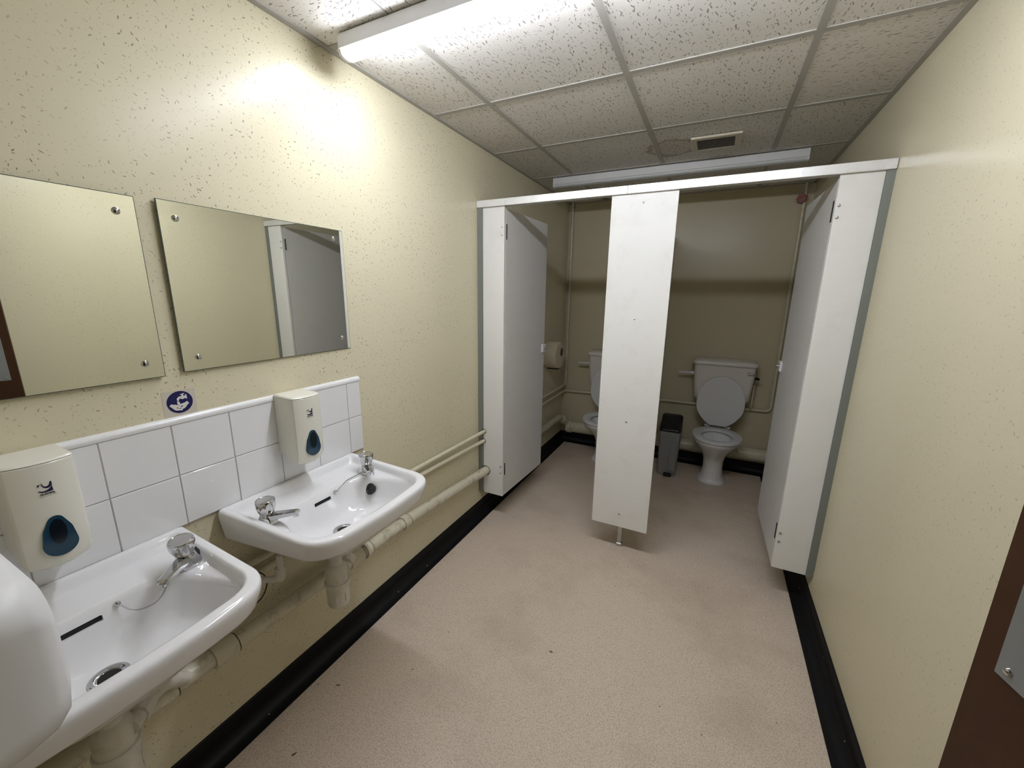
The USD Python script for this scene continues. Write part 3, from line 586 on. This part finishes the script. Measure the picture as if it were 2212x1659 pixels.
# ------------------------------------------------------------------ toilets (origin at the wall on the floor, front towards -y)
def toilet(label, xc):
    t = thing('toilet', label, 'toilet', loc=(xc, D, 0), group='toilets')
    E = lambda cy, z, ax, f, b, p=2.2: egg(0, cy, z, ax, f, b, 56, p)
    pan = [E(-.29, 0, .104, .140, .12, 2.6), E(-.29, .012, .105, .142, .122, 2.6), E(-.29, .022, .096, .132, .115, 2.5), E(-.295, .05, .080, .112, .115, 2.4), E(-.30, .12, .074, .100, .115, 2.3), E(-.305, .19, .078, .106, .125, 2.2), E(-.32, .25, .096, .135, .14, 2.1),
           E(-.35, .31, .132, .178, .165, 2.1), E(-.375, .355, .160, .208, .185, 2.1), E(-.385, .380, .172, .218, .19, 2.1), E(-.385, .394, .173, .218, .19, 2.1), E(-.385, .400, .168, .213, .185, 2.1),
           E(-.395, .400, .130, .170, .14), E(-.395, .392, .124, .164, .135), E(-.395, .33, .105, .135, .11), E(-.37, .27, .075, .09, .08), E(-.355, .225, .05, .055, .05)]
    obj('pan', loft(pan), 'porcelain', t, 50)
    so, si = egg(0, -.395, 0, .181, .222, .205, 56, 2.15), egg(0, -.405, 0, .112, .155, .135, 56, 2.1)
    def ringz(o, s, z): q = o.copy(); c = np.array([0, -.395, 0]); q = c + (q - c) * s; q[:, 2] = z; return q
    rr_ = [ringz(so, .985, .4025), ringz(so, 1.0, .409), ringz(so, .985, .419), ringz(so, .93, .4235), ringz(si, 1.08, .4225), ringz(si, 1.0, .414), ringz(si, 1.0, .4025)]
    n_ = 56; sm = loft(rr_ + [rr_[0]], False, False)
    st = obj('seat', sm, 'seat_plastic', t, 50)
    for x in (-.075, .075): obj('seat_hinge', cyl((x - .02, -.185, .425), (x + .02, -.185, .425), .013), 'seat_plastic', st)
    # raised lid: egg outline in its own plane, tilted back against the cistern
    q = np.linspace(0, 2 * PI, 60, endpoint=False); lx = .178 * np.sign(np.cos(q)) * np.abs(np.cos(q)) ** .92; lz = np.where(np.sin(q) > 0, .218, .205) * np.sin(q)
    lx = np.where(lz < -.06, lx * (1 - .20 * ((-.06 - lz) / .145) ** 1.5), lx); lz = np.maximum(lz, -.190)
    pln = Polygon(np.stack([lx, lz], 1)).buffer(0)
    outl = np.stack([lx, lz], 1)
    def lr(s, y): return np.array([[a * s, y, b * s + .0] for a, b in outl])
    lid = loft([lr(.97, .0), lr(1.0, .004), lr(1.0, .013), lr(.97, .018), lr(.90, .0195), lr(.5, .021)])
    lid.apply_transform(trimesh.transformations.rotation_matrix(math.radians(-3.0), [1, 0, 0])); lid.apply_translation((0, -.224, .634))
    obj('lid', lid, 'seat_plastic', t, 50)
    def cr(hw, y, z, r=.03): 
        n = 10; o = []
        for cx, cy, a0 in ((hw - r, y + r, 270), (hw - .006, -.012, 0), (-hw + .006, -.012, 90), (-hw + r, y + r, 180)):
            rad = r if a0 in (270, 180) else .006
            for k in range(n): a = math.radians(a0 + 90 * k / (n - 1)); o.append((cx + rad * math.cos(a), cy + rad * math.sin(a), z))
        return np.array(o)
    cis = [cr(.175, -.155, .636, .05), cr(.200, -.172, .644, .05), cr(.208, -.178, .665, .045), cr(.214, -.180, .75), cr(.222, -.182, .85), cr(.226, -.184, .938), cr(.222, -.180, .940)]
    obj('cistern', loft(cis), 'porcelain_ivory', t, 40)
    cl = [cr(.228, -.186, .9405), cr(.236, -.195, .944), cr(.237, -.196, .962), cr(.232, -.190, .975, .04), cr(.205, -.165, .983, .05), cr(.12, -.10, .987, .03)]
    obj('cistern_lid', loft(cl), 'porcelain_ivory', t, 40)
    obj('flush_pipe', tube(bend([(0, -.085, .64), (0, -.085, .36), (0, -.16, .33)], .05), .022, 16), 'seat_plastic', t)
    lv = obj('flush_lever', cyl((.178, -.178, .895), (.178, -.198, .895), .015, .012), 'chrome', t, label='chrome flush lever')
    obj('lever_arm', tube([(.178, -.194, .895), (.205, -.199, .892), (.232, -.196, .886)], [.006, .005, .0065], 12), 'chrome', lv)
    obj('blanking_plug', dome((-.180, -.178, .893), (0, -1, 0), .0115, .005), 'steel', t)
    obj('overflow_pipe', tube([(-.215, -.10, .852), (-.345, -.10, .848)], .0105, 14), 'seat_plastic', t)
    obj('overflow_nut', cyl((-.222, -.10, .852), (-.245, -.10, .851), .017, .017, 10), 'seat_plastic', t)
    iv = obj('inlet_valve', cyl((.215, -.10, .845), (.238, -.10, .845), .013), 'steel', t)
    obj('valve_handle', cat_([cyl((.242, -.10, .848), (.242, -.128, .848), .013, .011), box(.226, .260, -.134, -.126, .838, .858, .002)]), 'rubber_black', iv)
    obj('valve_tail', cyl((.2325, -.096, .845), (.2325, -.096, .79), .009), 'steel', iv)
    return t
w0 = toilet('white toilet in the right cubicle, lid raised against its cistern', 1.4415)
dup(w0, (.531, D, 0), 0, 'white toilet in the left cubicle, half hidden by the middle panel')

# roll dispenser, bin, red valve
rd = thing('toilet_roll_dispenser', 'round cream toilet roll dispenser on the left cubicle wall', 'toilet roll dispenser', loc=(0, 3.372, .962))
obj('drum', lathe([(.118, .001), (.122, .006), (.122, .113), (.119, .120), (.114, .123), (.0, .124)], axis=(1, 0, 0), n=48), 'cream_roll', rd)
obj('viewing_window', lathe([(.036, .1215), (.036, .1255), (.0, .126)], (0, .038, .028), (1, 0, 0), 24), 'smoke_window', rd)
obj('paper_slot', box(.02, .1225, -.052, .030, -.122, -.098, .004), 'black_hole', rd)
bn = thing('pedal_bin', 'grey plastic pedal bin with a dark lid beside the right toilet', 'bin', loc=(1.094, 3.42, 0))
def br(hw, y0, y1, z, r=.025):
    n = 7; o = []
    for cx, cy, a0 in ((hw - r, y1 - r, 0), (-hw + r, y1 - r, 90), (-hw + r, y0 + r, 180), (hw - r, y0 + r, 270)):
        for k in range(n): a = math.radians(a0 + 90 * k / (n - 1)); o.append((cx + r * math.cos(a), cy + r * math.sin(a), z))
    return np.array(o)
obj('body', loft([br(.070, .006, .185, 0), br(.073, .003, .190, .006), br(.083, -.003, .205, .345)]), 'bin_grey', bn, 40)
obj('rim', loft([br(.0855, -.006, .208, .345), br(.0865, -.007, .209, .350), br(.0865, -.007, .209, .385), br(.084, -.003, .207, .388)]), 'bin_grey', bn, 40)
q = br(.083, -.001, .205, 0); lidm = []
for s, dz in ((1.0, 0.0), (1.0, .012), (.94, .022), (.6, .027)):
    c = np.array([0, .10, 0]); rq = c + (q - c) * s; rq[:, 2] = .3885 + dz + (.085 * np.clip((rq[:, 1] + .0) / .2, 0, 1) if dz > 0 else 0); lidm.append(rq)
obj('lid', loft(lidm), 'bin_black', bn, 40, label='dark sloping lid')
obj('front_panel', box(.012, .066, -.010, .004, .05, .30, .003), 'bin_grey', bn)
obj('pedal', box(-.018, .045, -.035, .01, .006, .028, .005), 'bin_black', bn, label='black foot pedal')
rv = thing('stop_valve', 'red valve wheel on the pipe at the top right corner of the back wall', 'valve', loc=(1.800, 3.792, 2.208))
obj('hand_wheel', lathe([(.012, -.006), (.030, -.008), (.0325, -.002), (.030, .006), (.012, .006), (.0, .007)], axis=(-.3, -1, 0), n=36, wob=lambda a, k: 1 + .06 * np.cos(7 * a) * (k in (1, 2, 3))), 'valve_red', rv)
obj('valve_body', cyl((0, .0, 0), (.016, .022, 0), .011), 'steel', rv)

# scraps of dirt on the floor
plain('scrap_brown', (.10, .06, .025), .7)
for k, (x, y, a, lab) in enumerate(((.158, .837, 30, 'small brown scrap of leaf on the floor near the left skirting'), (.226, .602, 70, 'dark brown speck of dirt on the floor at the bottom of the photo'), (.845, 1.356, 10, 'tiny dark scrap in the middle of the open floor'))):
    q = [(math.cos(u) * (.007 + .003 * math.sin(3 * u + k)), math.sin(u) * (.0032 + .0012 * math.cos(2 * u + k))) for u in np.linspace(0, 2 * PI, 14, endpoint=False)]
    obj('floor_scrap', rotz(extr(Polygon(q), .0012, 'xy', .0002), a, (x, y, 0)), 'scrap_brown', None, False, label=lab, cat='dirt')
